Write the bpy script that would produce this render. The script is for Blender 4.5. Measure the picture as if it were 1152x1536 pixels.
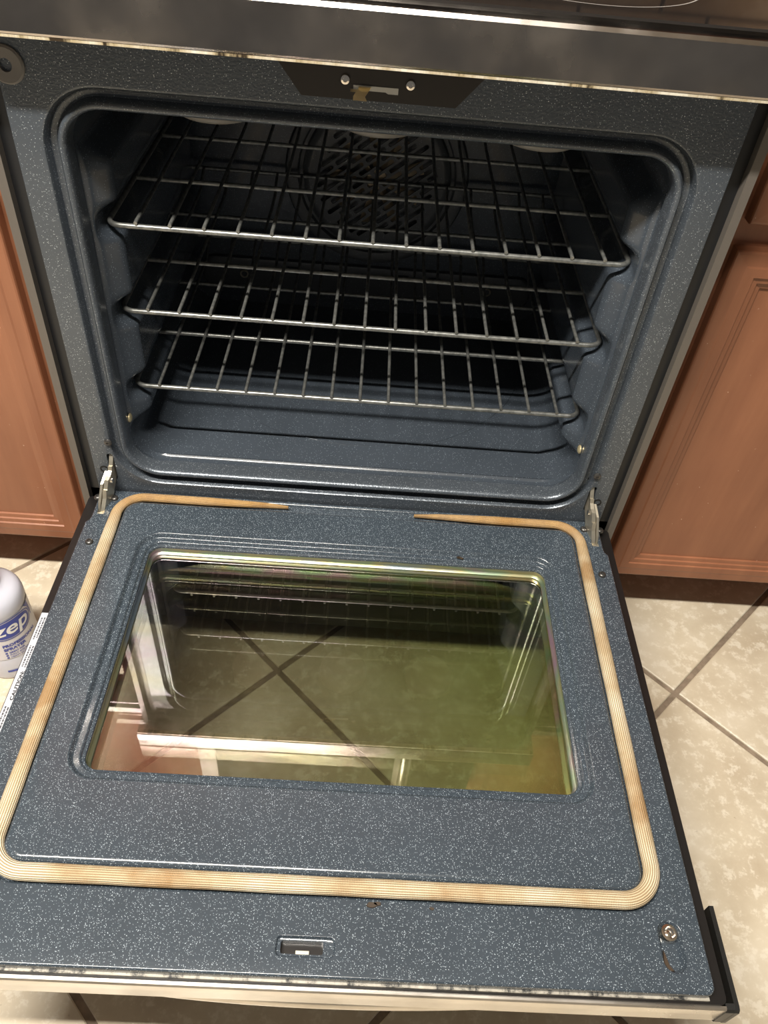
import bpy, bmesh, math, random
import numpy as np
from mathutils import Vector, Matrix
from mathutils.geometry import delaunay_2d_cdt
random.seed(7); rng = np.random.default_rng(7)
for o in list(bpy.data.objects): bpy.data.objects.remove(o)
S = bpy.context.scene
COL = S.collection

# ------------------------------------------------------------------ camera
# z = 0 is the inner face of the opened oven door, y = 0 the front face of the oven
CAM = Vector((.0027, -.7948, .7757)); PITCH, ROLL, YAW = .7794, .1041, .0535
fw = Vector((math.sin(YAW)*math.cos(PITCH), math.cos(YAW)*math.cos(PITCH), -math.sin(PITCH)))
rt = Vector((math.cos(YAW), -math.sin(YAW), 0)); up = rt.cross(fw)
r2 = rt*math.cos(ROLL)+up*math.sin(ROLL); u2 = up*math.cos(ROLL)-rt*math.sin(ROLL)
cd = bpy.data.cameras.new('camera'); cam = bpy.data.objects.new('camera', cd); COL.objects.link(cam)
cd.sensor_fit = 'VERTICAL'; cd.sensor_height = 36; cd.lens = 36*1180.37/1536
cd.clip_start = .01
cam.matrix_world = Matrix(((r2.x, u2.x, -fw.x, CAM.x), (r2.y, u2.y, -fw.y, CAM.y), (r2.z, u2.z, -fw.z, CAM.z), (0, 0, 0, 1)))
S.camera = cam
# ------------------------------------------------------------------ world, light, exposure
w = bpy.data.worlds.new('world'); S.world = w; w.use_nodes = True
w.node_tree.nodes['Background'].inputs[0].default_value = (1, .95, .88, 1)
w.node_tree.nodes['Background'].inputs[1].default_value = .12
S.view_settings.view_transform = 'Standard'; S.view_settings.look = 'None'
S.view_settings.gamma = 1; S.view_settings.use_curve_mapping = False
S.view_settings.exposure = 0.12
LIGHT_POS = (-.56, -.836, 2.060); LIGHT_W = 108
ld = bpy.data.lights.new('ceiling_lamp_offscreen', 'AREA'); ld.shape = 'RECTANGLE'; ld.size = 1.22; ld.size_y = .08; ld.energy = LIGHT_W; ld.color = (1, .94, .84)
lo = bpy.data.objects.new('ceiling_lamp_offscreen', ld); COL.objects.link(lo); lo.location = LIGHT_POS

FLOOR = -.30; CEIL = 2.14; WALLY = .66

# ------------------------------------------------------------------ material helpers
def nn(nt, t, **k):
    n = nt.nodes.new(t)
    for a, b in k.items(): setattr(n, a, b)
    return n
def mat(name, base, rough=.5, metal=0., spec=.5, coat=0., trans=0., emit=None, es=0.):
    m = bpy.data.materials.new(name); m.use_nodes = True
    p = m.node_tree.nodes['Principled BSDF']
    p.inputs['Base Color'].default_value = (*base, 1); p.inputs['Roughness'].default_value = rough
    p.inputs['Metallic'].default_value = metal; p.inputs['Specular IOR Level'].default_value = spec
    p.inputs['Coat Weight'].default_value = coat; p.inputs['Coat Roughness'].default_value = .08
    p.inputs['Transmission Weight'].default_value = trans
    if emit: p.inputs['Emission Color'].default_value = (*emit, 1); p.inputs['Emission Strength'].default_value = es
    return m
def P(m): return m.node_tree.nodes['Principled BSDF']
def pos(nt): return nn(nt, 'ShaderNodeNewGeometry').outputs['Position']
def noise(nt, vec, scale, detail=4, rough=.55):
    n = nn(nt, 'ShaderNodeTexNoise'); n.inputs['Scale'].default_value = scale
    n.inputs['Detail'].default_value = detail; n.inputs['Roughness'].default_value = rough
    nt.links.new(vec, n.inputs['Vector']); return n.outputs['Fac']
def ramp(nt, fac, stops, interp='LINEAR'):
    r = nn(nt, 'ShaderNodeValToRGB'); r.color_ramp.interpolation = interp
    e = r.color_ramp.elements
    while len(e) < len(stops): e.new(.5)
    for i, (p_, c) in enumerate(stops):
        e[i].position = p_; e[i].color = (*c, 1) if len(c) == 3 else c
    nt.links.new(fac, r.inputs[0]); return r.outputs[0]
def mixc(nt, fac, a, b, mode='MIX'):
    n = nn(nt, 'ShaderNodeMix', data_type='RGBA', blend_type=mode)
    for v, i in ((fac, 0), (a, 6), (b, 7)):
        if hasattr(v, 'is_linked'): nt.links.new(v, n.inputs[i])
        elif i == 0: n.inputs[0].default_value = v
        else: n.inputs[i].default_value = (*v, 1)
    return n.outputs[2]
def math_(nt, op, a, b=0.):
    n = nn(nt, 'ShaderNodeMath', operation=op)
    for i, v in enumerate((a, b)):
        if hasattr(v, 'is_linked'): nt.links.new(v, n.inputs[i])
        else: n.inputs[i].default_value = v
    return n.outputs[0]
def bump(nt, h, strength, dist=.001):
    b = nn(nt, 'ShaderNodeBump'); b.inputs['Strength'].default_value = strength; b.inputs['Distance'].default_value = dist
    nt.links.new(h, b.inputs['Height']); return b.outputs[0]

def porcelain(name, base, speck, amount, rough=.22, peel=.12, scale=430.):
    m = mat(name, base, rough, coat=.25); nt = m.node_tree; v = pos(nt)
    out = None
    for sc, thr, keep in ((scale, .30, amount), (scale*.55, .21, amount*.55)):
        vo = nn(nt, 'ShaderNodeTexVoronoi'); vo.inputs['Scale'].default_value = sc
        nt.links.new(v, vo.inputs['Vector'])
        sep = nn(nt, 'ShaderNodeSeparateColor'); nt.links.new(vo.outputs['Color'], sep.inputs[0])
        a = math_(nt, 'LESS_THAN', sep.outputs[0], keep)
        d = ramp(nt, vo.outputs['Distance'], ((thr*.55, (1, 1, 1)), (thr, (0, 0, 0))))
        s = math_(nt, 'MULTIPLY', math_(nt, 'MULTIPLY', d, a), math_(nt, 'ADD', sep.outputs[1], .25))
        out = s if out is None else math_(nt, 'MAXIMUM', out, s)
    n1 = noise(nt, v, 9, 3)
    b = mixc(nt, n1, tuple(c*.8 for c in base), tuple(c*1.2 for c in base))
    c = mixc(nt, out, b, speck)
    nt.links.new(c, P(m).inputs['Base Color'])
    n2 = noise(nt, v, 420, 2)
    nt.links.new(bump(nt, n2, peel, .0006), P(m).inputs['Normal'])
    return m
M = {}
M['liner'] = porcelain('blue_speckled_porcelain', (.040, .052, .066), (.46, .53, .60), .66, .20, .12, 760.)
M['frame'] = porcelain('grey_blue_porcelain', (.085, .100, .120), (.60, .66, .72), .42, .32, .60, 700.)
P(M['frame']).inputs['Metallic'].default_value = .45
M['cavity'] = porcelain('cavity_porcelain', (.044, .054, .068), (.24, .28, .33), .25, .24, .10, 640.)
M['back'] = porcelain('back_porcelain', (.055, .060, .066), (.2, .22, .25), .2, .35, .1)
M['black'] = mat('black_enamel', (.010, .009, .009), .28)
M['black_plastic'] = mat('black_plastic', (.008, .008, .008), .4)
M['body'] = mat('black_range_body', (.012, .013, .015), .35)
M['greytrim'] = mat('grey_side_edge', (.14, .125, .11), .42, .3)
M['plate'] = mat('dark_latch_plate', (.022, .018, .015), .35)
M['zinc'] = mat('bright_zinc', (.66, .61, .50), .34, .9)
M['brass'] = mat('yellow_zinc', (.78, .66, .40), .38, .7)
M['chrome'] = mat('polished_screw', (.80, .76, .70), .15, 1.)
M['screwdark'] = mat('dark_screw', (.12, .115, .11), .35, .8)
M['greyplastic'] = mat('grey_plastic', (.17, .16, .15), .45)
M['slotgrey'] = mat('pale_grey_slide', (.55, .55, .52), .4)
M['rack'] = mat('rack_steel', (.42, .42, .40), .34, .7)
nt = M['rack'].node_tree
nt.links.new(ramp(nt, noise(nt, pos(nt), 160, 3), ((.3, (.15, .155, .15)), (.7, (.31, .315, .30)))), P(M['rack']).inputs['Base Color'])
# stainless strips with smears
def stainless(name, base, rough, smear):
    m = mat(name, base, rough, 1.); nt = m.node_tree; v = pos(nt)
    f = noise(nt, v, 14, 5, .6)
    nt.links.new(ramp(nt, f, ((.3, tuple(c*.8 for c in base)), (.7, tuple(min(1, c*1.15) for c in base)))), P(m).inputs['Base Color'])
    nt.links.new(ramp(nt, noise(nt, v, 9, 4), ((.35, (rough,)*3), (.7, (rough+smear,)*3))), P(m).inputs['Roughness'])
    mp = nn(nt, 'ShaderNodeMapping'); mp.inputs['Scale'].default_value = (6, 900, 900); nt.links.new(v, mp.inputs[0])
    nt.links.new(bump(nt, noise(nt, mp.outputs[0], 1, 2), .06, .0004), P(m).inputs['Normal'])
    return m
M['band'] = stainless('dark_stainless', (.45, .41, .375), .09, .26)
M['steel'] = stainless('bright_stainless', (.66, .62, .57), .26, .14)
# worn bright edge under the band
m = M['edge'] = mat('worn_edge', (.7, .6, .42), .4, .4); nt = m.node_tree
mp = nn(nt, 'ShaderNodeMapping'); mp.inputs['Scale'].default_value = (38, 10, 10); nt.links.new(pos(nt), mp.inputs[0])
nt.links.new(ramp(nt, noise(nt, mp.outputs[0], 1, 5, .7), ((.36, (.05, .035, .02)), (.44, (.55, .45, .28)), (.66, (.95, .90, .76)))), P(m).inputs['Base Color'])
# dirty seam strip
m = M['seam'] = mat('dirty_seam', (.3, .28, .24), .5, .2); nt = m.node_tree
nt.links.new(ramp(nt, noise(nt, pos(nt), 70, 5, .7), ((.40, (.02, .02, .02)), (.50, (.30, .28, .24)), (.7, (.45, .42, .36)))), P(m).inputs['Base Color'])
# gasket : braided glass fibre, attribute driven
m = M['gasket'] = mat('braided_gasket', (.6, .45, .25), .55, spec=.4); nt = m.node_tree
au = nn(nt, 'ShaderNodeAttribute', attribute_name='around').outputs['Fac']
al = nn(nt, 'ShaderNodeAttribute', attribute_name='along').outputs['Fac']
rib = math_(nt, 'SINE', math_(nt, 'MULTIPLY', au, 6.2832*22))
kn = math_(nt, 'SINE', math_(nt, 'MULTIPLY', al, 6.2832*620))
hgt = math_(nt, 'ADD', rib, math_(nt, 'MULTIPLY', kn, .4))
scorch = noise(nt, pos(nt), 11, 4, .6)
tan = ramp(nt, scorch, ((.36, (.36, .21, .09)), (.48, (.60, .49, .32)), (.64, (.82, .74, .57))))
tan = mixc(nt, math_(nt, 'MULTIPLY', math_(nt, 'ADD', rib, 1.), .5), (.28, .19, .10), tan)
tip = nn(nt, 'ShaderNodeAttribute', attribute_name='scorch').outputs['Fac']
tan = mixc(nt, tip, tan, mixc(nt, noise(nt, pos(nt), 60, 4, .7), (.16, .06, .02), (.62, .36, .10)))
nt.links.new(tan, P(m).inputs['Base Color'])
nt.links.new(bump(nt, hgt, .5, .0008), P(m).inputs['Normal'])
# coated oven glass: reflective, see-through
def coated(name, tint, stops, k0, k1):
    m = bpy.data.materials.new(name); m.use_nodes = True; nt = m.node_tree; nt.nodes.clear()
    out = nn(nt, 'ShaderNodeOutputMaterial'); mx = nn(nt, 'ShaderNodeMixShader')
    tr = nn(nt, 'ShaderNodeBsdfTransparent'); tr.inputs[0].default_value = (*tint, 1)
    gl = nn(nt, 'ShaderNodeBsdfGlossy'); gl.inputs['Roughness'].default_value = .015
    v = pos(nt); sx = nn(nt, 'ShaderNodeSeparateXYZ'); nt.links.new(v, sx.inputs[0])
    t = math_(nt, 'ADD', math_(nt, 'MULTIPLY', math_(nt, 'ADD', sx.outputs[0], .26), 1.9),
              math_(nt, 'MULTIPLY', math_(nt, 'SUBTRACT', noise(nt, v, 5, 2), .5), .35))
    mp = nn(nt, 'ShaderNodeMapping'); mp.inputs['Scale'].default_value = (7, 26, 1); nt.links.new(v, mp.inputs[0])
    film = ramp(nt, noise(nt, mp.outputs[0], 1, 2), ((.34, (1, .93, .66)), (.45, (.97, 1, .92)), (.55, (1, .80, .95)), (.66, (.86, .92, 1))))
    nt.links.new(mixc(nt, .75, ramp(nt, t, stops), film, 'MULTIPLY'), gl.inputs['Color'])
    nt.links.new(ramp(nt, t, ((.1, tint), (.45, tuple(c*k for c, k in zip(tint, (.97, .99, .94)))), (.85, tuple(c*k for c, k in zip(tint, (.93, .99, .82)))))), tr.inputs[0])
    fr = nn(nt, 'ShaderNodeFresnel'); fr.inputs['IOR'].default_value = 1.5
    f = math_(nt, 'ADD', math_(nt, 'MULTIPLY', fr.outputs[0], k1), k0)
    nt.links.new(f, mx.inputs[0]); nt.links.new(tr.outputs[0], mx.inputs[1]); nt.links.new(gl.outputs[0], mx.inputs[2])
    nt.links.new(mx.outputs[0], out.inputs[0]); return m
IR = ((0, (.95, .90, .86)), (.35, (.90, .86, .84)), (.65, (.82, .86, .70)), (.9, (.88, .88, .64)))
M['glass1'] = coated('coated_inner_glass', (.80, .80, .75), IR, .15, .9)
M['glass2'] = coated('coated_outer_glass', (.74, .74, .70), IR, .13, .9)
# iridescent window rim
m = M['rim'] = mat('heat_tinted_rim', (.4, .4, .36), .30, .85); nt = m.node_tree
mp = nn(nt, 'ShaderNodeMapping'); mp.inputs['Scale'].default_value = (7, 7, 40); nt.links.new(pos(nt), mp.inputs[0])
nt.links.new(ramp(nt, noise(nt, mp.outputs[0], 1, 2), ((.32, (.26, .33, .40)), (.43, (.44, .41, .24)), (.50, (.30, .40, .28)), (.57, (.44, .30, .38)), (.68, (.46, .42, .26)))), P(m).inputs['Base Color'])
# floor
m = M['tile'] = mat('travertine_look_tile', (.6, .5, .38), .34, spec=.4); nt = m.node_tree; v = pos(nt)
big = noise(nt, v, 7, 6, .62); fine = noise(nt, v, 56, 7, .72)
c = ramp(nt, big, ((.32, (.47, .39, .285)), (.50, (.58, .505, .385)), (.66, (.66, .59, .475))))
blot = ramp(nt, fine, ((.52, (0, 0, 0)), (.60, (1, 1, 1))))
c = mixc(nt, math_(nt, 'MULTIPLY', blot, .68), c, (.72, .66, .55))
pit = ramp(nt, noise(nt, v, 130, 3, .6), ((.25, (1, 1, 1)), (.31, (0, 0, 0))))
c = mixc(nt, math_(nt, 'MULTIPLY', pit, .35), c, (.22, .16, .10))
nt.links.new(c, P(m).inputs['Base Color'])
nt.links.new(bump(nt, fine, .10, .002), P(m).inputs['Normal'])
m = M['grout'] = mat('brown_grout', (.17, .125, .085), .85); nt = m.node_tree
nt.links.new(ramp(nt, noise(nt, pos(nt), 60, 5), ((.3, (.16, .12, .085)), (.7, (.29, .225, .165)))), P(m).inputs['Base Color'])
# cabinet wood
def wood(name, a, b, rough):
    m = mat(name, a, rough, spec=.45); nt = m.node_tree; v = pos(nt)
    mp = nn(nt, 'ShaderNodeMapping'); mp.inputs['Scale'].default_value = (30, 30, 3); nt.links.new(v, mp.inputs[0])
    g = noise(nt, mp.outputs[0], 1, 6, .6)
    c = ramp(nt, g, ((.32, a), (.68, b)))
    cl = noise(nt, v, 6, 4, .6)
    c = mixc(nt, math_(nt, 'MULTIPLY', cl, .55), c, tuple(x*1.35 for x in b))
    chip = ramp(nt, noise(nt, v, 170, 2, .5), ((.775, (0, 0, 0)), (.80, (1, 1, 1))))
    c = mixc(nt, chip, c, (.70, .50, .38))
    nt.links.new(c, P(m).inputs['Base Color']); return m
M['wood'] = wood('reddish_brown_cabinet', (.190, .072, .037), (.290, .120, .062), .32)
M['counter'] = mat('brown_stone_counter', (.20, .145, .10), .2); nt = M['counter'].node_tree
nt.links.new(ramp(nt, noise(nt, pos(nt), 70, 6, .7), ((.35, (.06, .04, .03)), (.55, (.26, .19, .13)), (.7, (.5, .42, .32)))), P(M['counter']).inputs['Base Color'])
m = M['splash'] = mat('tan_splash_tile', (.50, .33, .20), .35); nt = m.node_tree
nt.links.new(ramp(nt, noise(nt, pos(nt), 12, 5, .6), ((.3, (.40, .25, .14)), (.7, (.60, .44, .30)))), P(m).inputs['Base Color'])
M['splashgrout'] = mat('dark_splash_grout', (.10, .065, .045), .8)
M['paint'] = mat('warm_white_paint', (.78, .74, .66), .7)
M['cookglass'] = mat('black_ceramic_glass', (.012, .011, .011), .05, spec=.6)
M['ring'] = mat('printed_ring', (.32, .30, .28), .3)
M['mwblack'] = mat('microwave_glass', (.01, .01, .011), .08)
M['display'] = mat('display', (.02, .03, .03), .2, emit=(.55, .9, .8), es=.6)
M['diffuser'] = mat('lit_diffuser', (.9, .88, .82), .5, emit=(1, .95, .87), es=14)
M['fan'] = mat('sooty_fan_blade', (.34, .27, .18), .5, .5)
M['bottle'] = mat('milky_plastic', (.62, .63, .72), .38, spec=.4)
P(M['bottle']).inputs['Subsurface Weight'].default_value = .35; P(M['bottle']).inputs['Subsurface Radius'].default_value = (.02, .02, .025)
M['label'] = mat('bottle_label', (.72, .70, .74), .4)
M['blue'] = mat('label_blue', (.035, .060, .36), .4)
M['white'] = mat('white_print', (.85, .85, .87), .4)
M['sticker'] = mat('white_sticker', (.50, .52, .57), .45)
M['ink'] = mat('black_ink', (.02, .02, .022), .6)
M['microink'] = mat('grey_fine_print', (.06, .06, .07), .6)
M['burnt'] = mat('burnt_residue', (.035, .022, .012), .7)
M['trigger'] = mat('grey_sprayer', (.35, .36, .38), .4)
M['ceramic'] = mat('pale_ceiling_boss', (.20, .19, .175), .4)

# ------------------------------------------------------------------ geometry helpers
class G:
    def __init__(s): s.v = []; s.f = []; s.a = {}
    def add(s, vs, fs):
        n = len(s.v); s.v += [tuple(map(float, p)) for p in vs]; s.f += [tuple(i+n for i in f) for f in fs]; return s
    def box(s, x0, x1, y0, y1, z0, z1):
        v = [(x, y, z) for x in (x0, x1) for y in (y0, y1) for z in (z0, z1)]
        return s.add(v, [(0, 1, 3, 2), (4, 6, 7, 5), (0, 4, 5, 1), (2, 3, 7, 6), (0, 2, 6, 4), (1, 5, 7, 3)])
    def loft(s, loops, closed=True, cap0=False, cap1=False):
        n = len(loops[0]); vs = [p for L in loops for p in L]; fs = []
        for i in range(len(loops)-1):
            for j in range(n if closed else n-1):
                k = (j+1) % n; fs.append((i*n+j, i*n+k, (i+1)*n+k, (i+1)*n+j))
        if cap0: fs.append(tuple(range(n))[::-1])
        if cap1: fs.append(tuple((len(loops)-1)*n+j for j in range(n)))
        return s.add(vs, fs)
    def tube(s, path, r, n=8, caps=True, rad=None, flat=1.):
        path = [Vector(p) for p in path]; loops = []
        nrm = None
        for i, p in enumerate(path):
            t = (path[min(i+1, len(path)-1)]-path[max(i-1, 0)]).normalized()
            if nrm is None: nrm = t.orthogonal().normalized()
            nrm = (nrm-t*nrm.dot(t)).normalized(); b = t.cross(nrm)
            q = r if rad is None else rad[i]
            loops.append([p+(nrm*math.cos(6.28318*k/n)+b*math.sin(6.28318*k/n))*q for k in range(n)])
        return s.loft(loops, True, caps, caps)
    def lathe(s, prof, c, axis='z', n=24, cap0=False, cap1=False):
        loops = []
        for r, h in prof:
            L = []
            for k in range(n):
                a = 2*math.pi*k/n; x, y = r*math.cos(a), r*math.sin(a)
                L.append({'z': (c[0]+x, c[1]+y, c[2]+h), 'y': (c[0]+x, c[1]+h, c[2]+y), 'x': (c[0]+h, c[1]+x, c[2]+y)}[axis])
            loops.append(L)
        return s.loft(loops, True, cap0, cap1)
    def flat(s, outer, holes, to3):
        pts = []; ed = []
        for L in [outer]+holes:
            n = len(pts); pts += [Vector(p) for p in L]; ed += [(n+i, n+(i+1) % len(L)) for i in range(len(L))]
        v, e, f, *_ = delaunay_2d_cdt(pts, ed, [], 0, 1e-6)
        keep = []
        for t in f:
            c = sum((v[i] for i in t), Vector((0, 0)))/len(t)
            if inside(c, outer) and not any(inside(c, h) for h in holes): keep.append(tuple(t))
        return s.add([to3(p[0], p[1]) for p in v], keep)
    def build(s, name, m, parent=None, smooth=None, weld=True, wn=False):
        bm = bmesh.new()
        for k in s.a: bm.verts.layers.float.new(k)
        vs = [bm.verts.new(p) for p in s.v]; lay = {k: bm.verts.layers.float[k] for k in s.a}
        for k in s.a:
            for vv, val in zip(vs, s.a[k]): vv[lay[k]] = val
        for f in s.f:
            if len(set(f)) > 2:
                try: bm.faces.new([vs[i] for i in f])
                except ValueError: pass
        if weld: bmesh.ops.remove_doubles(bm, verts=bm.verts, dist=1e-6)
        loose = [x for x in bm.verts if not x.link_faces]
        if loose: bmesh.ops.delete(bm, geom=loose, context='VERTS')
        bmesh.ops.recalc_face_normals(bm, faces=bm.faces)
        me = bpy.data.meshes.new(name); bm.to_mesh(me); bm.free()
        me.materials.append(M[m] if isinstance(m, str) else m)
        o = bpy.data.objects.new(name, me); COL.objects.link(o)
        if smooth:
            me.polygons.foreach_set('use_smooth', [True]*len(me.polygons)); me.set_sharp_from_angle(angle=math.radians(smooth))
        if wn:
            md = o.modifiers.new('wn', 'WEIGHTED_NORMAL'); md.keep_sharp = True; md.weight = 100
        if parent: par(o, parent)
        return o
def par(o, p):
    o.parent = p
    if p.type == 'EMPTY': o.matrix_parent_inverse = Matrix.Translation(-Vector(p.location))
def inside(p, L):
    r = False; x, y = p[0], p[1]; n = len(L); j = n-1
    for i in range(n):
        xi, yi = L[i][0], L[i][1]; xj, yj = L[j][0], L[j][1]
        if (yi > y) != (yj > y) and x < (xj-xi)*(y-yi)/(yj-yi)+xi: r = not r
        j = i
    return r
def rr(x0, x1, y0, y1, r, n=8, sub=(1, 1, 1, 1)):
    """rounded rectangle, counter-clockwise from the right side; sub = subdivisions of right, top, left, bottom edges"""
    if not isinstance(r, tuple): r = (r,)*4
    c = [(x1-r[0], y1-r[0], 0, r[0]), (x0+r[1], y1-r[1], 90, r[1]), (x0+r[2], y0+r[2], 180, r[2]), (x1-r[3], y0+r[3], 270, r[3])]
    arcs = [[(cx+q*math.cos(math.radians(a0+90*k/n)), cy+q*math.sin(math.radians(a0+90*k/n))) for k in range(n+1)] for cx, cy, a0, q in c]
    out = []; order = (1, 2, 3, 0)       # edge after arc i
    for i in range(4):
        out += arcs[i]; a = arcs[i][-1]; b = arcs[(i+1) % 4][0]; m_ = sub[(1, 2, 3, 0)[i]]
        out += [(a[0]+(b[0]-a[0])*k/m_, a[1]+(b[1]-a[1])*k/m_) for k in range(1, m_)]
    return out
def grow(R, d): return (R[0]-d, R[1]+d, R[2]-d, R[3]+d, tuple(max(.0012, q+d) for q in (R[4] if isinstance(R[4], tuple) else (R[4],)*4)))
def circ(cx, cy, r, n=20): return [(cx+r*math.cos(2*math.pi*k/n), cy+r*math.sin(2*math.pi*k/n)) for k in range(n)]
def tag(o, label=None, cat=None, group=None, kind=None):
    for k, v_ in (('label', label), ('category', cat), ('group', group), ('kind', kind)):
        if v_: o[k] = v_
    return o
def empty(name, loc, label, cat, group=None):
    o = bpy.data.objects.new(name, None); COL.objects.link(o); o.location = loc; o.empty_display_size = .05
    return tag(o, label, cat, group)
def text2d(body, size, shear=0., offset=0., ax='LEFT'):
    c = bpy.data.curves.new('t', 'FONT'); c.body = body; c.size = size; c.shear = shear; c.offset = offset; c.align_x = ax
    c.resolution_u = 4
    o = bpy.data.objects.new('t', c); COL.objects.link(o); dg = bpy.context.evaluated_depsgraph_get()
    me = bpy.data.meshes.new_from_object(o.evaluated_get(dg)); bpy.data.objects.remove(o)
    vs = [tuple(v_.co[:2]) for v_ in me.vertices]; fs = [tuple(p.vertices) for p in me.polygons]
    bpy.data.meshes.remove(me); return vs, fs
sm = lambda a, b, x: (lambda t: t*t*(3-2*t))(min(1, max(0, (x-a)/(b-a))))

# ================================================================== ROOM
X0, X1, Y0, Y1 = -1.75, 1.75, -1.9, WALLY
fl = G().box(X0, X1, Y0, Y1, FLOOR-.06, FLOOR-.0035).build('floor', 'grout'); tag(fl, kind='structure')
T = .4572; D = T*math.sqrt(2); CX, CY = .5447, -.0822; g = .0092
def clip(poly):
    for ax, lim, sg in ((0, X0, 1), (0, X1, -1), (1, Y0, 1), (1, Y1, -1)):
        out = []
        for i in range(len(poly)):
            a, b = poly[i-1], poly[i]; da, db = sg*(a[ax]-lim), sg*(b[ax]-lim)
            if (da >= 0) != (db >= 0):
                t = da/(da-db); out.append((a[0]+(b[0]-a[0])*t, a[1]+(b[1]-a[1])*t))
            if db >= 0: out.append(b)
        poly = out
        if not poly: return []
    return poly
def tile_mesh(poly):
    c = (sum(p[0] for p in poly)/len(poly), sum(p[1] for p in poly)/len(poly))
    def ins(d):
        o = []
        for p in poly:
            v_ = Vector((c[0]-p[0], c[1]-p[1])); l = v_.length or 1; o.append((p[0]+v_.x/l*d, p[1]+v_.y/l*d))
        return o
    return G().loft([[(x, y, -.008) for x, y in poly], [(x, y, -.0013) for x, y in poly], [(x, y, 0) for x, y in ins(.0022)]], True, True, True)
full = None; h = D/2-g*math.sqrt(2)/2
for i in range(-8, 9):
    for j in range(-8, 9):
        cx, cy = CX+(i+.5)*D/2*1+(j+.5)*D/2-D/2, CY+(i-j)*D/2
        cx = CX+(i+j+1)*D/2; cy = CY+(i-j)*D/2
        poly = [(h, 0), (0, h), (-h, 0), (0, -h)]
        cl = clip([(cx+a, cy+b) for a, b in poly])
        if len(cl) < 3: continue
        ar = abs(sum(cl[k-1][0]*cl[k][1]-cl[k][0]*cl[k-1][1] for k in range(len(cl))))/2
        if ar < .002: continue
        whole = ar > 2*h*h*.999
        if whole and full: o = bpy.data.objects.new('tile', full.data); COL.objects.link(o)
        else:
            o = tile_mesh(poly if whole else [(a-cx, b-cy) for a, b in cl]).build('tile', 'tile')
            if whole: full = o
        o.location = (cx, cy, FLOOR); o.parent = fl
wb = G().box(X0, X1, WALLY, WALLY+.1, FLOOR, CEIL).build('wall_back', 'paint'); tag(wb, kind='structure')
ce = G().box(X0, X1, Y0, WALLY+.1, CEIL, CEIL+.05).build('ceiling', 'paint'); tag(ce, kind='structure')

# ================================================================== RANGE
RNG = empty('kitchen_range', (0, .3, FLOOR), 'black and stainless range with its speckled oven door hanging open', 'oven')
# body: dark box around the cavity
b = G()
for s in (-1, 1):
    b.box(*sorted((s*.351, s*.3715)), .012, .62, -.25, .60)
b.box(-.3715, .3715, .60, .63, -.25, .60); b.box(-.3715, .3715, .012, .62, -.07, -.012); b.box(-.3715, .3715, .012, .62, .56, .60)
body = b.build('body', 'body', RNG)
for s in (-1, 1):
    G().loft([[(s*(.3705+i), y, z) for y, z in L] for i, L in ((0, [(.001, -.24), (.001, .60), (.62, .60), (.62, -.24)]), (.0095, [(.001, -.24), (.001, .60), (.62, .60), (.62, -.24)]))], True, True, True).build('side_panel', 'greytrim', body)
for x in (-.33, .33):
    for y in (.06, .57): G().lathe([(.014, 0), (.014, .012), (.008, .014), (.008, .06)], (x, y, FLOOR), 'z', 14, True, True).build('levelling_foot', 'black_plastic', body)
dr = G().loft([[(x, y, z) for x, z in L] for y, L in ((.010, rr(-.368, .368, -.255, -.062, .004, 3)), (-.020, rr(-.368, .368, -.255, -.062, .004, 3)), (-.024, rr(-.364, .364, -.251, -.066, .004, 3)))], True, True, True).build('storage_drawer', 'black', RNG)

# --- front frame
OP = (-.3035, .3045, .0375, .4985, .040)          # cavity opening (x0,x1,z0,z1,r)
FR = (-.352, .352, -.012, .575, .004)
gro = grow(OP, .0235)
holes2 = []
slotL = [rr(s*.3285-.0045, s*.3285+.0045, .018, .064, .003, 3) for s in (-1, 1)]
f = G(); to = lambda x, z: (x, 0., z)
f.flat(rr(*FR, n=4), [rr(*gro, n=10)]+slotL, to)
prof = [(.0235, 0), (.0215, .0006), (.0198, .0030), (.0190, .0085), (.0178, .0118), (.0160, .0130), (.0122, .0130), (.0106, .0118), (.0094, .0075), (.0082, .0026), (.0062, .0002), (.0045, 0), (.0028, .0006), (.0012, .0025), (.0003, .0052), (0, .009), (-.0003, .016), (-.0002, .024)]
f.loft([[(x, y, z) for x, z in rr(*grow(OP, d), n=10)] for d, y in prof])
f.loft([[(x, y, z) for x, z in rr(*grow(FR, d), n=4)] for d, y in ((0, 0), (.0012, .0006), (.0016, .002), (.0016, .016))])
for L in slotL: f.loft([[(x, y, z) for x, z in L] for y in (0, .012)])
frame = f.build('front_frame', 'frame', RNG, 35, wn=True)
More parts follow.
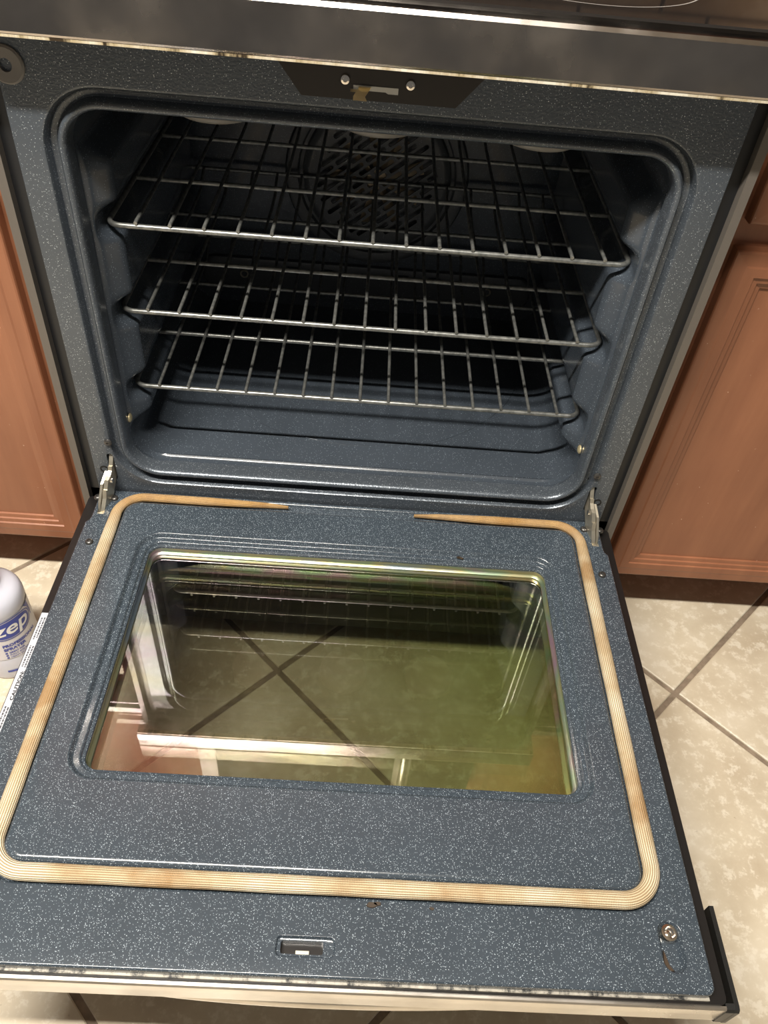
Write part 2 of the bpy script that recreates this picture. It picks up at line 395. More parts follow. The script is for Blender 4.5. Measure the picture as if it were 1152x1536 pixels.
for s in (-1, 1):
    G().box(s*.3285-.008, s*.3285+.008, .0115, .0125, .012, .07).build('slot_recess', 'body', frame)
    G().lathe([(.0052, 0), (.005, -.0018), (.0036, -.003), (.0018, -.0032), (.0016, -.0018), (.0001, -.0018)], (s*.3268, 0, .0846), 'y', 16).build('screw', 'screwdark', frame, 40)
    G().lathe([(.0058, .001), (.0058, -.0006), (.0040, -.0006), (.0036, .003), (.0001, .003)], (s*.340, 0, .036), 'y', 16).build('grommet', 'black_plastic', frame, 40)
    # hinge arm, a bent steel lever through frame slot and door slot
    pl = [(.012, .060), (.004, .060), (-.001, .052), (-.004, .046), (-.006, .047), (-.008, .041), (-.014, .036), (-.020, .034), (-.027, .022), (-.029, .024), (-.033, .012), (-.040, .002), (-.046, -.008), (-.028, -.010), (-.020, -.004), (-.012, .008), (-.006, .016), (.001, .024), (.012, .030)]
    def plate(xa, xb, pts, s=s): return G().loft([[(x_+s*.22*max(0, -y), y, z) for y, z in pts] for x_ in (xa, xb)], True, True, True)
    plate(s*.3280-.0026, s*.3280+.0026, pl).build('hinge_arm', 'zinc', frame)
    pl2 = [(-.008, .040), (-.024, .030), (-.038, .008), (-.044, -.008), (-.034, -.008), (-.026, .006), (-.014, .022), (-.006, .028)]
    plate(s*.3330-.0016, s*.3330+.0016, pl2).build('hinge_link', 'zinc', frame)
    G().lathe([(.0035, -.006), (.0035, .006)], (s*.332, -.014, .029), 'x', 12, True, True).build('hinge_rivet', 'chrome', frame)
# grey plug in the corner
pg = G().lathe([(.0168, 0), (.0168, -.002), (.0150, -.0035), (.006, -.003), (.0055, .010), (.0001, .010)], (-.3425, 0, .5335), 'y', 28).build('rubber_plug', 'greyplastic', frame, 40)
# latch plate
q = [(-.0722, .5292), (.0726, .5292), (.106, .5675), (-.102, .5675)]
lp = G().loft([[(x, y, z) for x, z in q] for y in (.001, -.0012)], True, True, True).build('latch_plate', 'plate', frame)
for x, z in ((-.0317, .5461), (.0287, .5458)):
    G().lathe([(.0046, -.001), (.0046, -.0022), (.0040, -.0034), (.0022, -.0038), (.0019, -.0026), (.0001, -.0026)], (x, 0, z), 'y', 18).build('screw', 'chrome', lp, 40)
G().loft([[(x, y, z) for x, z in [(-.024, .5420), (.0178, .5420), (.0178, .5365), (.0085, .5365), (.006, .5378), (-.024, .5378)]] for y in (-.0005, -.0019)], True, True, True).build('slide', 'slotgrey', lp)
G().add([(-.0265, -.002, .5385), (-.0190, -.002, .5385), (-.0265, -.006, .5372), (-.0190, -.006, .5372)], [(0, 1, 3, 2)]).add(
    [(-.019, -.002, .5400), (-.008, -.002, .5400), (-.0125, -.010, .5350), (-.0235, -.010, .5350), (-.0235, -.014, .5325), (-.0105, -.014, .5325), (-.019, -.004, .5415), (-.007, -.004, .5415)],
    [(0, 1, 2, 3), (3, 2, 5, 4), (0, 1, 7, 6)]).build('latch_hook', 'brass', lp)
# --- band above the oven and cooktop
bp = [(.02, .5685), (-.036, .5685), (-.0390, .5695), (-.0400, .5715), (-.0400, .5720), (-.0400, .6080), (-.0398, .6105), (-.0375, .6138), (-.032, .6150), (-.022, .6160), (.02, .6165)]
band = G().loft([[(x, y, z) for y, z in bp] for x in (-.380, .380)], True, True, True).build('front_band', 'band', RNG, 25)
G().box(-.379, .379, -.0388, -.031, .5668, .5690).build('band_edge', 'edge', band)
ct = G().loft([[(x, y, z) for x, y in rr(*L, n=5)] for z, L in ((.600, (-.380, .380, -.020, .635, .008)), (.6185, (-.380, .380, -.030, .635, .008)), (.6205, (-.3785, .3785, -.0285, .6335, .008)))], True, True, True).build('cooktop', 'cookglass', RNG, 30)
for x, y, r in ((.19, .12, .115), (-.19, .12, .09), (.19, .42, .08), (-.19, .42, .10)):
    G().loft([[(a, c_, .6207) for a, c_ in circ(x, y, q_, 64)] for q_ in (r, r-.0016)]).build('burner_ring', 'ring', ct)

# --- oven cavity
CV = (-.3055, .3065, .0330, .503, .042)
RZ = (.3640, .2508, .1395)
ys = list(np.arange(.022, .125, .0015))+list(np.arange(.125, .4701, .0075))
sub = (90, 6, 90, 48)
loops = []
base = rr(*CV, n=8, sub=sub)
for y in ys:
    L = []
    ey = sm(.030, .064, y)*(1-sm(.435, .462, y))
    tk = sm(.022, .030, y)
    for x, z in base:
        hx = abs(x)
        if .075 < z < .47 and hx > .29:
            a = .021*ey*sm(.080, .105, z)*(1-sm(.425, .452, z))
            for zg in RZ: a *= 1-.97*math.exp(-((z-zg-.002)/.0165)**4)
            a += .0035*sm(.03, .036, y)*(1-sm(.44, .46, y))*(sm(.085, .1, z)*(1-sm(.44, .455, z)))
            x -= math.copysign(a, x)
        if z < .036 and hx < .285:
            k = (1-sm(.268, .283, hx))
            z += k*(.0030*math.exp(-((y-.0405)/.0024)**2) - .0048*sm(.0995, .1025, y)*(1-sm(.1025, .17, y)))
        L.append((x+(0 if tk == 1 else (1-tk)*(-.0018 if x > 0 else .0018)), y, z+(.0045*(1-tk) if z < .1 else 0)))
    loops.append(L)
cv = G().loft(loops)
n_ = len(base)
cv.loft([[(x, .024+.0, z) for x, z in rr(*grow(OP, -.0002), n=8, sub=sub)], loops[0]])
cv.flat(base, [], lambda x, z: (x, .47, z))
cav = cv.build('oven_cavity', 'cavity', RNG, 40, wn=True)
# heating circle pressed into the floor
G().tube([(.26*math.cos(a), .325+.235*math.sin(a), .0330-.0048*sm(.0995, .1025, .325+.235*math.sin(a))*(1-sm(.1025, .17, .325+.235*math.sin(a)))) for a in np.linspace(math.pi*1.02, math.pi*1.98, 90)], .0006, 6).build('floor_ring', 'cavity', cav, 60)
for s in (-1, 1):
    G().lathe([(.006, 0), (.006, -.0015*s), (.004, -.003*s), (.0015, -.003*s), (.0001, -.002*s)], (s*.3035, .030, .104), 'x', 16).build('wall_screw', 'brass', cav, 40)
for x in (-.166, .002, .170):
    G().lathe([(.046, .010), (.046, -.006), (.0445, -.0095), (.040, -.0122), (.030, -.0132), (.0001, -.0132)], (x, .0765, .4955), 'z', 32).build('roof_boss', 'ceramic', cav, 40)
# back plate with its two ringed screws and slots
pr_ = (-.285, .285, .060, .120, .022)
bp_ = G().loft([[(x, y, z) for x, z in rr(*grow(pr_, d), n=6)] for d, y in ((0, .471), (-.001, .4625), (-.0035, .461))])
hs = [rr(x-.010, x+.010, .1065, .1105, .0019, 3) for x in (-.13, -.07, .06, .115)]
bp_.flat(rr(*grow(pr_, -.0035), n=6), hs, lambda x, z: (x, .461, z))
bkp = bp_.build('flue_cover', 'back', cav, 35, wn=True)
for x in (-.214, .209):
    G().tube([(x+.0062*math.cos(a), .4595, .0915+.0062*math.sin(a)) for a in np.linspace(0, 6.2832, 20)], .0016, 6).build('screw_ring', 'zinc', bkp, 50)
# convection fan cover: slotted disc
FC = (.004, .272); FRd = .104
fcv = G().lathe([(.146, .0), (.143, -.006), (.136, -.008), (.126, -.006), (.123, -.001), (.118, -.001), (.116, -.010), (.110, -.014), (FRd, -.0145)], (FC[0], .470, FC[1]), 'y', 64)
holes = []
ang = math.radians(38); ca, sa = math.cos(ang), math.sin(ang)
for r_ in range(-8, 9):
    off = r_*.0112
    half = math.sqrt(max(0, (FRd-.008)**2-off*off)); L_ = .036; gap = .006
    sft = (r_ % 2)*.5*(L_+gap)
    k0 = -4
    for k in range(-5, 6):
        a0 = k*(L_+gap)+sft-L_/2; a1 = a0+L_
        a0, a1 = max(a0, -half), min(a1, half)
        if a1-a0 < .011: continue
        pts = rr(a0, a1, -.0036, .0036, .0034, 3)
        holes.append([(FC[0]+u*ca-(v_+off)*sa, FC[1]+u*sa+(v_+off)*ca) for u, v_ in pts])
fcv.flat(circ(FC[0], FC[1], FRd, 64), holes, lambda x, z: (x, .4555, z))
for L in holes: fcv.loft([[(x, y, z) for x, z in L] for y in (.4555, .458)])
fan_cover = fcv.build('fan_cover', 'back', cav, 35, wn=True)
G().lathe([(.106, -.0005), (.0001, -.0005)], (FC[0], .470, FC[1]), 'y', 40).build('fan_housing', 'back', fan_cover)
fn = G().lathe([(.016, 0), (.016, -.010), (.010, -.011), (.0001, -.011)], (FC[0], .4695, FC[1]), 'y', 20)
for k in range(9):
    a = k*2*math.pi/9
    e = lambda r, da, y: (FC[0]+r*math.cos(a+da), y, FC[1]+r*math.sin(a+da))
    fn.add([e(.012, 0, .461), e(.075, .18, .460), e(.075, .42, .468), e(.012, .7, .468)], [(0, 1, 2, 3)])
fn.build('fan', 'fan', fan_cover)

# ================================================================== OVEN DOOR (opened flat)
sh_o = (-.367, .367, -.5985, -.006, .006); WIN = (-.2595, .2605, -.4108, -.0985, .015)
so = rr(*sh_o, n=3); sw = rr(*grow(WIN, .012), n=4)
d = G()
for z in (-.050, -.0115): d.flat(so, [sw], lambda x, y, z=z: (x, y, z))
d.loft([[(x, y, z) for x, y in so] for z in (-.050, -.0115)]); d.loft([[(x, y, z) for x, y in sw] for z in (-.050, -.0115)])
door = d.build('oven_door', 'black', RNG)
# liner
LN = (-.352, .352, -.592, -.0035, (.010, .010, .008, .008))
CH = (-.3275, .3275, -.5285, -.0065, .040)
f = G(); z2 = lambda z: (lambda x, y: (x, y, z))
oval = [rr(s*.323-.0120, s*.323+.0120, -.5785, -.5325, .0118, 8) for s in (-1, 1)]
emb = (-.0420, .0120, -.5785, -.5605, .005)
sl = [rr(s*.3385-.0047, s*.3385+.0047, -.0505, -.0195, .0012, 2) for s in (-1, 1)]
# outer edge with the notches at the hinge corners
def out_loop(dz):
    x = .352+dz; xi = .347+dz; yb = -.592-dz; yt = -.0045+dz
    R = [(xi-.018, yt), (xi-.010, yt-.0015), (xi-.004, yt-.006), (xi-.0005, yt-.013), (xi, yt-.020), (xi, -.056), (xi+.0015, -.062), (x, -.066)]
    R = R[::-1]
    arc = [(x-.008+.008*math.sin(math.radians(t)), yb+.008-.008*math.cos(math.radians(t))) for t in (0, 22, 45, 68, 90)]
    right = arc+R
    return right+[(-a, b_) for a, b_ in right[::-1]]
f.flat(out_loop(0), [rr(*CH, n=10)]+oval+[rr(*emb, n=5)]+sl, z2(0))
f.loft([[(x, y, z) for x, y in out_loop(dz)] for dz, z in ((0, 0), (.0012, -.0005), (.0021, -.0018), (.0024, -.004), (.0024, -.011))])
# gasket channel -> plateau -> window recess
pf = [(0, 0), (-.0012, -.0003), (-.0024, -.0014), (-.0032, -.0030), (-.0042, -.0038), (-.0180, -.0038), (-.0188, -.0025), (-.0194, 0), (-.0200, .0022), (-.0212, .0042), (-.0232, .0056), (-.0260, .0062)]
f.loft([[(x, y, z) for x, y in rr(*grow(CH, dd), n=10)] for dd, z in pf])
WO = grow(WIN, .0165); PL = grow(CH, -.0260)
f.flat(rr(*PL, n=10), [rr(*WO, n=8)], z2(.0062))
wp = [(.0165, .0062), (.0152, .0058), (.0142, .0046), (.0132, .0026), (.0120, .0008), (.0108, .0002), (.0060, 0), (.0048, -.0006), (.0040, -.0020), (.0034, -.0032), (.0018, -.0036), (.0006, -.0042), (0, -.0055), (0, -.0070)]
f.loft([[(x, y, z) for x, y in rr(*grow(WIN, dd), n=8)] for dd, z in wp])
for s, L in zip((-1, 1), oval):
    bb = (s*.323-.0120, s*.323+.0120, -.5785, -.5325, .0118)
    f.loft([[(x, y, z) for x, y in rr(*grow(bb, dd), n=8)] for dd, z in ((0, 0), (-.0007, -.0004), (-.0018, -.0024), (-.0034, -.0066), (-.0050, -.0082))])
    f.flat(rr(*grow(bb, -.0050), n=8), [], z2(-.0082))
f.loft([[(x, y, z) for x, y in rr(*grow(emb, dd), n=5)] for dd, z in ((0, 0), (-.0005, -.0003), (-.0010, -.0014), (-.0016, -.0030), (-.0026, -.0034))])
lh = rr(-.0372, .0012, -.5750, -.5642, .002, 4)
f.flat(rr(*grow(emb, -.0026), n=5), [lh], z2(-.0034))
f.loft([[(x, y, z) for x, y in lh] for z in (-.0034, -.0110)])
for L in sl: f.loft([[(x, y, z) for x, y in L] for z in (0, -.008)])
liner = f.build('door_liner', 'liner', door, 35, wn=True)
# latch striker and screws
G().box(-.0235, -.0115, -.5740, -.5705, -.0112, -.0090).build('striker', 'zinc', door)
for s in (-1, 1):
    G().lathe([(.0082, -.0078), (.0082, -.0026), (.0074, -.0016), (.0056, -.0014), (.0050, -.0030), (.0034, -.0042), (.0018, -.0034), (.0001, -.0034)], (s*.3236, -.5430, 0), 'z', 24).build('pan_screw', 'chrome', door, 40)
    for x, y in ((.338, -.1028), (.3505-.001, -.0197), (.3270, -.0197)):
        G().lathe([(.0052, -.0002), (.0051, .0014), (.0044, .0028), (.0028, .0036), (.0020, .0036), (.0016, .0022), (.0001, .0022)], (s*x, y, 0), 'z', 18).build('screw', 'screwdark', door, 40)
    G().box(s*.3385-.0046, s*.3385+.0046, -.0504, -.0462, -.0075, -.0012).build('hinge_seat', 'zinc', door)
# gasket
def arc(cx, cy, r, a0, a1, n=10): return [(cx+r*math.cos(math.radians(a0+(a1-a0)*k/n)), cy+r*math.sin(math.radians(a0+(a1-a0)*k/n))) for k in range(n+1)]
gx0, gx1, gyb, gyt, R = -.3165, .3175, -.5178, -.0165, .034
path = [(-.0885, gyt-.0015), (-.12, gyt), (-.16, gyt), (-.20, gyt), (-.24, gyt)]+arc(gx0+R, gyt-R, R, 90, 180)+[(gx0, y) for y in np.arange(-.08, -.47, -.03)]+arc(gx0+R, gyb+R, R, 180, 270)+[(x, gyb) for x in np.arange(-.26, .27, .03)]+arc(gx1-R, gyb+R, R, 270, 360)+[(gx1, y) for y in np.arange(-.47, -.07, .03)]+arc(gx1-R, gyt-R, R, 0, 90)+[(.24, gyt), (.20, gyt), (.16, gyt), (.12, gyt), (.0865, gyt-.0015)]
gk = G(); loops = []; A = []; B = []; Cc = []; dist = 0; nu = 28; N = len(path)
for i, p in enumerate(path):
    a, c_ = path[max(0, i-1)], path[min(N-1, i+1)]
    t = Vector((c_[0]-a[0], c_[1]-a[1])).normalized(); nr = Vector((-t.y, t.x))
    if i: dist += math.dist(p, path[i-1])
    top = min(1, max(0, (p[1]+.075)/.045))            # squeezed thinner along the hinge side
    e_ = min(i, N-1-i); tp = (.12, .55, .85, 1)[min(e_, 3)]
    wd = (.0084*(1-top)+.0062*top)*tp*(1+.03*math.sin(dist*60)); ht = (.0062*(1-top)+.0056*top)*(.5+.5*tp)
    L = []
    for k in range(nu+1):
        an = -math.pi/2+2*math.pi*k/nu
        L.append((p[0]+nr.x*math.cos(an)*wd, p[1]+nr.y*math.cos(an)*wd, .0030+math.sin(an)*ht))
        A.append(k/nu); B.append(dist); Cc.append(top*.75)
    loops.append(L)
gk.loft(loops, False); gk.a = {'around': A, 'along': B, 'scorch': Cc}
gk.build('door_gasket', 'gasket', door, 80, weld=False)
# window: rim, two coated panes
rm = G().loft([[(x, y, z) for x, y in rr(*grow(WIN, dd), n=8)] for dd, z in ((.0008, -.0058), (.0006, -.0145), (-.0010, -.0150), (-.0026, -.0160), (-.0030, -.0172), (-.0026, -.0182), (.0006, -.0190), (.0006, -.036), (-.004, -.0375), (-.004, -.0415), (.006, -.0415))])
rm.build('window_rim', 'rim', door, 35)
for nm, z, m_ in (('inner_pane', -.0180, 'glass1'), ('outer_pane', -.0400, 'glass2')):
    G().flat(rr(*grow(WIN, .001), n=8), [], z2(z)).build(nm, m_, door)
# handle edge: seam strip, stainless wrap, caps, bowed handle
G().box(-.350, .350, -.5965, -.5935, -.013, -.0085).build('seam_strip', 'seam', door)
st = [(-.5985, -.0150), (-.6005, -.0150), (-.6018, -.0170), (-.6020, -.0480), (-.6005, -.0510), (-.5200, -.0510), (-.5200, -.0505), (-.5985, -.0500)]
G().loft([[(x, y, z) for y, z in st] for x in (-.3670, .3670)], True, True, True).build('stainless_edge', 'steel', door, 30)
for s in (-1, 1):
    q = [(-.6028, -.0525), (-.6028, -.0190), (-.6010, -.0160), (-.5980, -.0150), (-.5125, -.0150), (-.5125, -.0525)]
    G().loft([[(x, y, z) for y, z in q] for x in (s*.3745, s*.3790)], True, True, True).build('end_cap', 'black_plastic', door)
    G().loft([[(x, y, z) for y, z in [(-.6028, -.0190), (-.6008, -.0160), (-.5960, -.0150), (-.5960, -.0525), (-.6010, -.0525), (-.6028, -.0500)]] for x in (s*.3665, s*.3750)], True, True, True).build('corner_cap', 'black_plastic', door)
hp = []; hr = []
for k in range(41):
    x = -.33+.66*k/40; hp.append((x, -.5855+.022*(x/.33)**2-.0, -.088+.016*(x/.33)**4)); hr.append(.0115)
hd = G().tube(hp, 0, 14, True, hr).build('handle', 'steel', door, 60)
for s in (-1, 1): G().lathe([(.011, 0), (.010, .022)], (s*.315, -.5705, -.0725), 'z', 16, True, True).build('handle_post', 'steel', hd, 40)
# caution sticker on the left edge
sx0, sx1 = -.3662, -.3572
G().box(sx0, sx1, -.48, -.2115, -.0116, -.0112).build('caution_sticker', 'sticker', door)
vs, fs = text2d('CAUTION:', .0070, 0, .00028)
yy = -.3330
G().add([(-.3587-b_*.75-.0, yy+a*1.15, -.01105) for a, b_ in vs], fs).build('caution_lettering', 'ink', door)
mt = G()
for y0, y1, r0, r1 in ((-.2520, -.2185, .0020, .0052), (-.2900, -.2580, .0020, .0052), (-.3930, -.3400, .0020, .0052), (-.4680, -.4000, .0020, .0052)):
    for rx in (r0, r1):
        y = y0+random.uniform(0, .004)
        while y < y1-.002:
            l = random.uniform(.001, .0042); mt.box(sx0+rx, sx0+rx+.0017, y, min(y1, y+l), -.0112, -.01108); y += l+.0008
tag(mt.build('fine_print', 'microink', door), kind='stuff')
# burnt-on spots, rust in the screw pocket
G().loft([[(x, y, z) for x, y in L] for z, L in ((-.0085, [(.3135, -.5700), (.3165, -.5560), (.3180, -.5600), (.3200, -.5690), (.3240, -.5740), (.3190, -.5755)]), (-.0060, [(.3140, -.5698), (.3160, -.5575), (.3172, -.5610), (.3186, -.5690), (.3220, -.5740), (.3185, -.5745)]))], True, True, True).build('rust_patch', mat('rust', (.040, .024, .012), .8), door)
for x, y, z, r in ((.043, -.5320, .0003, .0065), (.049, -.5305, .0003, .0045), (.100, -.5325, .0002, .0030), (.146, -.0905, .0035, .0030), (.150, -.0915, .003, .0022), (.145, -.0905, .0035, .002)):
    n = 9; L0 = [(x+r*(.7+.5*random.random())*math.cos(6.283*k/n), y+.55*r*(.7+.5*random.random())*math.sin(6.283*k/n)) for k in range(n)]
    G().loft([[(a, c_, z-.001) for a, c_ in L0], [(x+(a-x)*.8, y+(c_-y)*.8, z+.0007) for a, c_ in L0]], True, True, True).build('burnt_spot', 'burnt', door)

# ================================================================== OVEN RACKS
def make_rack(zc, label, dx=0., dy=0.):
    root = empty('oven_rack', (0, .25, zc), label, 'oven rack', 'wire racks inside the oven')
    y0, y1, hx, R = .0555, .452, .2975, .016
    zr = lambda y: zc+.020*sm(.395, .435, y)
    def ap(cx, cy, a0, a1): return [(x, y, zr(y)) for x, y in arc(cx, cy, R, a0, a1, 6)]
    side = list(np.arange(.09, .44, .02))
    pth = ap(hx-R, y1-R, 0, 90)+ap(-hx+R, y1-R, 90, 180)+[(-hx, y, zr(y)) for y in side[::-1]]+ap(-hx+R, y0+R, 180, 270)+ap(hx-R, y0+R, 270, 360)+[(hx, y, zr(y)) for y in side]+[(hx, y1-R, zr(y1-R))]
    G().tube(pth, .0031, 10).build('rim', 'rack', root, 60)
    for y in (.186, .330): G().tube([(-hx, y, zc), (hx, y, zc)], .0030, 8).build('crossbar', 'rack', root, 60)
    wire = None
    for k in range(15):
        x = -.2640+.5295*k/14
        if wire is None:
            pts = [(0, .0525, .0050), (0, .056, .0054)]+[(0, y, zr(y)-zc+.0050) for y in np.arange(.08, .46, .02)]
            wire = G().tube(pts, .0022, 8).build('wire', 'rack', root, 60)
            o = wire
        else:
            o = bpy.data.objects.new('wire', wire.data); COL.objects.link(o); o.parent = root
        o.matrix_parent_inverse = Matrix.Identity(4); o.location = (x, -.25, 0)
    root.location.x += dx; root.location.y += dy
    return root
make_rack(RZ[0]-.0015, 'wire oven rack in the top slots, right in front of the slotted fan cover', .003, -.006)
make_rack(RZ[1], 'wire oven rack in the middle slots, between two other racks')
make_rack(RZ[2], 'wire oven rack in the bottom slots, just above the oven floor')

# ================================================================== BASE CABINETS
CF = .065
def panel_door(name, x0, x1, z0, z1, parent, w=.030, m_='wood', y=CF, t=.019):
    R = (x0, x1, z0, z1, .0005)
    def lp_(dd, yy): return [(x0+dd, yy, z0+dd), (x1-dd, yy, z0+dd), (x1-dd, yy, z1-dd), (x0+dd, yy, z1-dd)]
    pf = [(0, y+t), (0, y+.0042), (.0012, y+.0024), (.0035, y+.0016), (.0165, y+.0008), (.019, y), (w, y), (w+.0012, y+.0022), (w+.0078, y+.0028), (w+.0090, y+.0052), (w+.0150, y+.0062), (w+.0165, y+.0095)]
    o = G().loft([lp_(*p) for p in pf]).build(name, m_, parent)
    G().loft([lp_(w+.0155, y+.0088), lp_(w+.0155, y+t)], True, True, True).build('panel', m_, o)
    return o
def base_cab(s, label):
    x0, x1 = sorted((s*.386, s*.98)); r = empty('base_cabinet', ((x0+x1)/2, .37, FLOOR), label, 'cabinet')
    c = G().box(x0, x1, CF+.019, .655, -.192, .585); c.box(x0+.0, x1, .190, .655, FLOOR, -.192)
    c.build('carcass', 'wood', r)
    dx0, dx1 = sorted((s*.4235, s*.945))
    panel_door('cabinet_door', dx0, dx1, -.185, .382, r)
    panel_door('drawer_front', dx0, dx1, .4135, .560, r, .024)
    k0, k1 = sorted((s*.383, s*1.0))
    k = G().loft([[(x, y, z) for x in (k0,) for y, z in L] if False else [(xx, y, z) for y, z in L] for xx, L in ((k0, [(.035, .590), (.030, .597), (.030, .613), (.036, .620), (.655, .620), (.655, .585), (.035, .585)]), (k1, [(.035, .590), (.030, .597), (.030, .613), (.036, .620), (.655, .620), (.655, .585), (.035, .585)]))], True, True, True).build('countertop', 'counter')
    tag(k, 'brown stone worktop over the cabinet on the %s side of the range' % ('bottle' if s < 0 else 'bare'), 'worktop')
base_cab(-1, 'reddish-brown raised-panel base cabinet standing behind the spray bottle')
base_cab(1, 'reddish-brown raised-panel base cabinet beside the bare tiled floor')

# ================================================================== ABOVE THE RANGE (seen in the reflections)
bs = G().box(X0+.3, X1-.3, WALLY-.012, WALLY-.001, .621, 1.015).build('splashback', 'splashgrout'); tag(bs, 'tan tiled splashback on the wall behind the range', 'splashback')
tw, th = .200, .120; t0 = None
for j in range(3):
    for i in range(-9, 9):
        x = i*(tw+.006)+(.078 if j % 2 else 0)+.02
        if x < X0+.3 or x+tw > X1-.3: continue
        if t0 is None: t0 = G().loft([[(a, y, c_) for a, c_ in L] for y, L in ((0, rr(0, tw, 0, th, .002, 2)), (-.006, rr(0, tw, 0, th, .002, 2)), (-.008, rr(.003, tw-.003, .003, th-.003, .002, 2)))], True, True, True).build('tile', 'splash', bs); o = t0
        else: o = bpy.data.objects.new('tile', t0.data); COL.objects.link(o); o.parent = bs
        o.location = (x, WALLY-.0125, .624+j*(th+.005))
mw = empty('microwave', (0, .45, 1.02), 'stainless over-range microwave hanging above the cooktop', 'microwave')
G().box(-.378, .378, .285, .656, 1.02, 1.42).build('case', 'steel', mw)
md_ = G(); md_.flat(rr(-.378, .205, 1.03, 1.42, .006, 3), [rr(-.332, .160, 1.07, 1.38, .01, 4)], lambda x, z: (x, .262, z))
md_.loft([[(x, y, z) for x, z in rr(-.378, .205, 1.03, 1.42, .006, 3)] for y in (.262, .284)]); md_.loft([[(x, y, z) for x, z in rr(-.332, .160, 1.07, 1.38, .01, 4)] for y in (.262, .27)])
mdo = md_.build('microwave_door', 'steel', mw)
G().flat(rr(-.332, .160, 1.07, 1.38, .01, 4), [], lambda x, z: (x, .268, z)).build('door_window', 'mwblack', mdo)
G().tube([(.182, .258, 1.07), (.182, .235, 1.09), (.182, .235, 1.36), (.182, .258, 1.38)], .011, 12).build('microwave_handle', 'steel', mdo, 60)
cp = G().box(.208, .378, .262, .284, 1.03, 1.42).build('control_panel', 'mwblack', mw)
G().box(.235, .350, .2610, .2622, 1.345, 1.385).build('display', 'display', cp)
def wall_cab(x0, x1, z0, z1, label, nd=1):
    r = empty('wall_cabinet', ((x0+x1)/2, .5, z0), label, 'cabinet')
    G().box(x0, x1, .339, .658, z0, z1).build('carcass', 'wood', r)
    for k in range(nd):
        a = x0+(x1-x0)*k/nd+.012; b_ = x0+(x1-x0)*(k+1)/nd-.012
        panel_door('cabinet_door', a, b_, z0+.012, z1-.012, r, .05, 'wood', .320)
wall_cab(-.98, -.382, 1.06, 2.05, 'tall reddish-brown wall cabinet hung over the worktop on the bottle side')
wall_cab(.382, .98, 1.06, 2.05, 'tall reddish-brown wall cabinet hung over the worktop on the bare side')
wall_cab(-.380, .380, 1.425, 2.05, 'short reddish-brown wall cabinet directly above the microwave', 2)
cl_ = empty('ceiling_light_offscreen', (LIGHT_POS[0], LIGHT_POS[1], CEIL), 'long fluorescent ceiling light with a bare white tube', 'lamp')
hx_, hy_ = LIGHT_POS[0], LIGHT_POS[1]
G().loft([[(x, y, z) for y, z in ((hy_-.06, CEIL), (hy_-.05, CEIL-.035), (hy_+.05, CEIL-.035), (hy_+.06, CEIL))] for x in (hx_-.64, hx_+.64)], True, True, True).build('housing', 'paint', cl_)
for s_ in (-1, 1): G().box(hx_+s_*.625-.012, hx_+s_*.625+.012, hy_-.022, hy_+.022, CEIL-.078, CEIL-.034).build('lamp_holder', 'paint', cl_)
G().lathe([(.019, -.613), (.019, .613)], (hx_, hy_, CEIL-.057), 'x', 20, True, True).build('tube_offscreen', 'diffuser', cl_, 40)

# ================================================================== SPRAY BOTTLE
BX, BY, BR = -.515, -.083, .046
bt = empty('spray_bottle', (BX, BY, FLOOR), 'milky plastic spray bottle with a blue and white label on the floor', 'bottle')
bo = G().lathe([(.0001, .004), (.036, .004), (.040, .0), (.044, .002), (BR, .008), (BR, .046), (BR-.0006, .050), (BR-.0006, .136), (BR, .140), (BR+.0002, .147), (.0450, .156), (.0415, .164), (.0350, .1695), (.0275, .1725), (.0225, .1745), (.0205, .1775), (.0215, .1800), (.0195, .1830), (.0205, .1860), (.0185, .1890), (.0192, .1920), (.0155, .1960), (.0155, .206)], (BX, BY, FLOOR), 'z', 56).build('body', 'bottle', bt, 50)
def cyl(u, v_, r): a = math.radians(u); return (BX+r*math.cos(a), BY+r*math.sin(a), FLOOR+v_)
G().loft([[cyl(a, v_, BR+.0001) for a in np.linspace(-135, 40, 60)] for v_ in (.052, .090, .134)], False).build('label', 'label', bt, 60)
DEG = math.degrees(1/BR)
def wrap(vs, fs, a0, z0, r, mx=.003):
    bm = bmesh.new(); bv = [bm.verts.new((x, y, 0)) for x, y in vs]
    for f_ in fs:
        try: bm.faces.new([bv[i] for i in f_])
        except ValueError: pass
    for _ in range(3):
        e = [e_ for e_ in bm.edges if e_.calc_length() > mx]
        if not e: break
        bmesh.ops.subdivide_edges(bm, edges=e, cuts=1)
    bmesh.ops.triangulate(bm, faces=bm.faces)
    bm.verts.index_update()
    g_ = G().add([cyl(a0+v_.co.x*DEG, z0+v_.co.y, r) for v_ in bm.verts], [tuple(v_.index for v_ in f_.verts) for f_ in bm.faces]); bm.free(); return g_
def ell(a, b_, n=60, p=2.4):
    L = []
    for k in range(n):
        t = 2*math.pi*k/n; c_, s_ = math.cos(t), math.sin(t)
        L.append((a*math.copysign(abs(c_)**(2/p), c_), b_*math.copysign(abs(s_)**(2/p), s_)))
    return L
def fill(L, hole=None):
    g_ = G().flat(L, [hole] if hole else [], lambda x, y: (x, y, 0)); return [(p[0], p[1]) for p in g_.v], g_.f
AC = -41
wrap(*fill(ell(.0365, .0205), ell(.0348, .0188)), AC, .1145, BR+.0005).build('logo_outline', 'blue', bt)
wrap(*fill(ell(.0330, .0170)), AC, .1145, BR+.0005).build('logo_field', 'blue', bt)
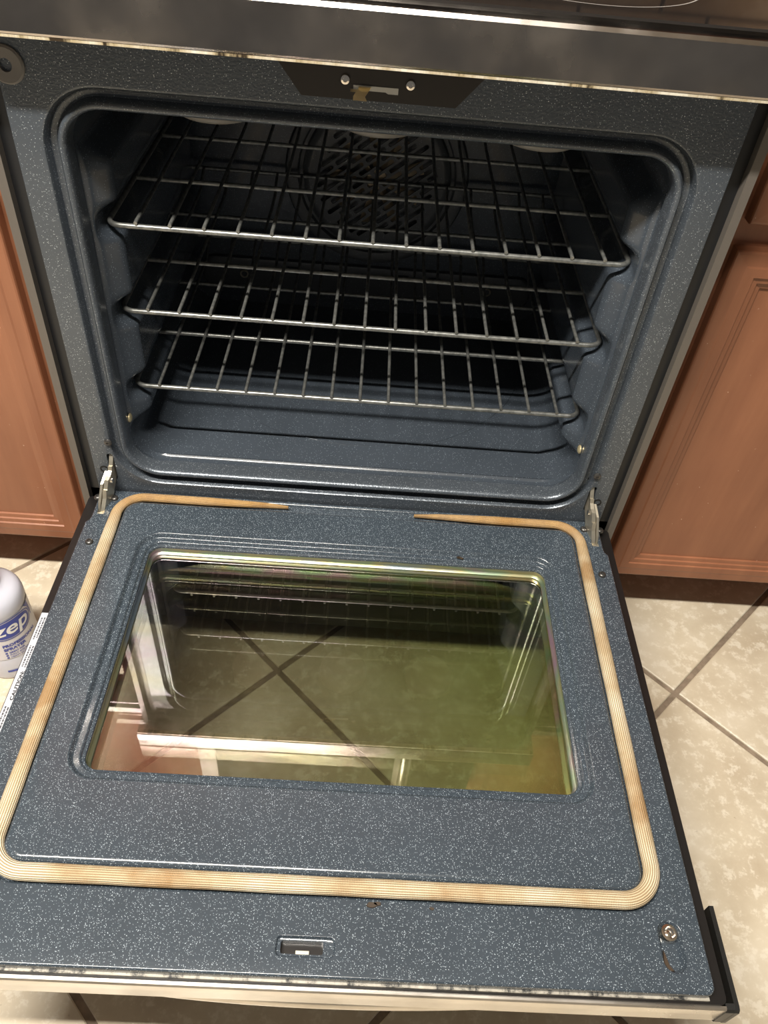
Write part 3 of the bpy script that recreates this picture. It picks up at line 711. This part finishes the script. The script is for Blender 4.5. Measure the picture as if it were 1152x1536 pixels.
vs, fs = text2d('zep', .0355, .18, .0006, 'CENTER')
wrap([(x*1.12, y) for x, y in vs], fs, AC-.5, .1062, BR+.0009).build('logo_lettering', 'white', bt)
L = [(.028, .0215), (.040, .0215), (.0425, .0), (.040, -.012), (.0378, .0), (.036, .012)]
wrap(*fill(L), AC, .1130, BR+.0004).build('label_swoosh', 'blue', bt)
for body_, sz, z0, w_, of in (('PROFESSIONAL', .0078, .0800, 1.06, .00036), ('SPRAYER', .0078, .0715, 1.06, .00036), ('GREAT FOR', .0044, .0648, 1., .0002), ('FULLY ADJUSTABLE', .0044, .0594, 1., .0001), ('HEAVY DUTY', .0044, .0540, 1., .0001)):
    vs, fs = text2d(body_, sz, 0, of)
    sh = 0 if sz > .005 else .0055
    wrap([(x*w_+sh, y) for x, y in vs], fs, -68.5, z0, BR+.0006).build('lettering', 'blue', bt)
    if sh: wrap(*fill(rr(0, .0035, 0, .0032, .0012, 3)), -68.5, z0, BR+.0006).build('bullet', 'blue', bt)
wrap(*fill(rr(0, .0150, 0, .0042, .001, 3)), -77, .0205, BR+.0005).build('blue_bar', 'blue', bt)
G().lathe([(.0185, 0.196), (.0185, 00.200), (.017, 0.219), (.012, 0.220), (.0001, 0.220)], (BX, BY, FLOOR), 'z', 28).build('collar', 'trigger', bt, 40)
q = [(-.020, 0.218), (.016, 0.218), (.020, 0.234), (.050, 0.246), (.052, 0.260), (-.022, 0.260), (-.030, 0.246)]
G().loft([[(BX+s*.011-.0*0, BY-u, FLOOR+v_) for u, v_ in q] for s in (-1, 1)], True, True, True).build('sprayer_head', 'trigger', bt)
q = [(.024, 0.242), (.032, 0.246), (.040, 0.224), (.038, 0.200), (.033, 0.200), (.034, 0.222)]
G().loft([[(BX+s*.007, BY-u, FLOOR+v_) for u, v_ in q] for s in (-1, 1)], True, True, True).build('trigger', 'trigger', bt)
G().lathe([(.009, 0), (.009, -.012), (.006, -.014)], (BX, BY-.051, FLOOR+0.253), 'y', 16, True, True).build('nozzle', 'trigger', bt)
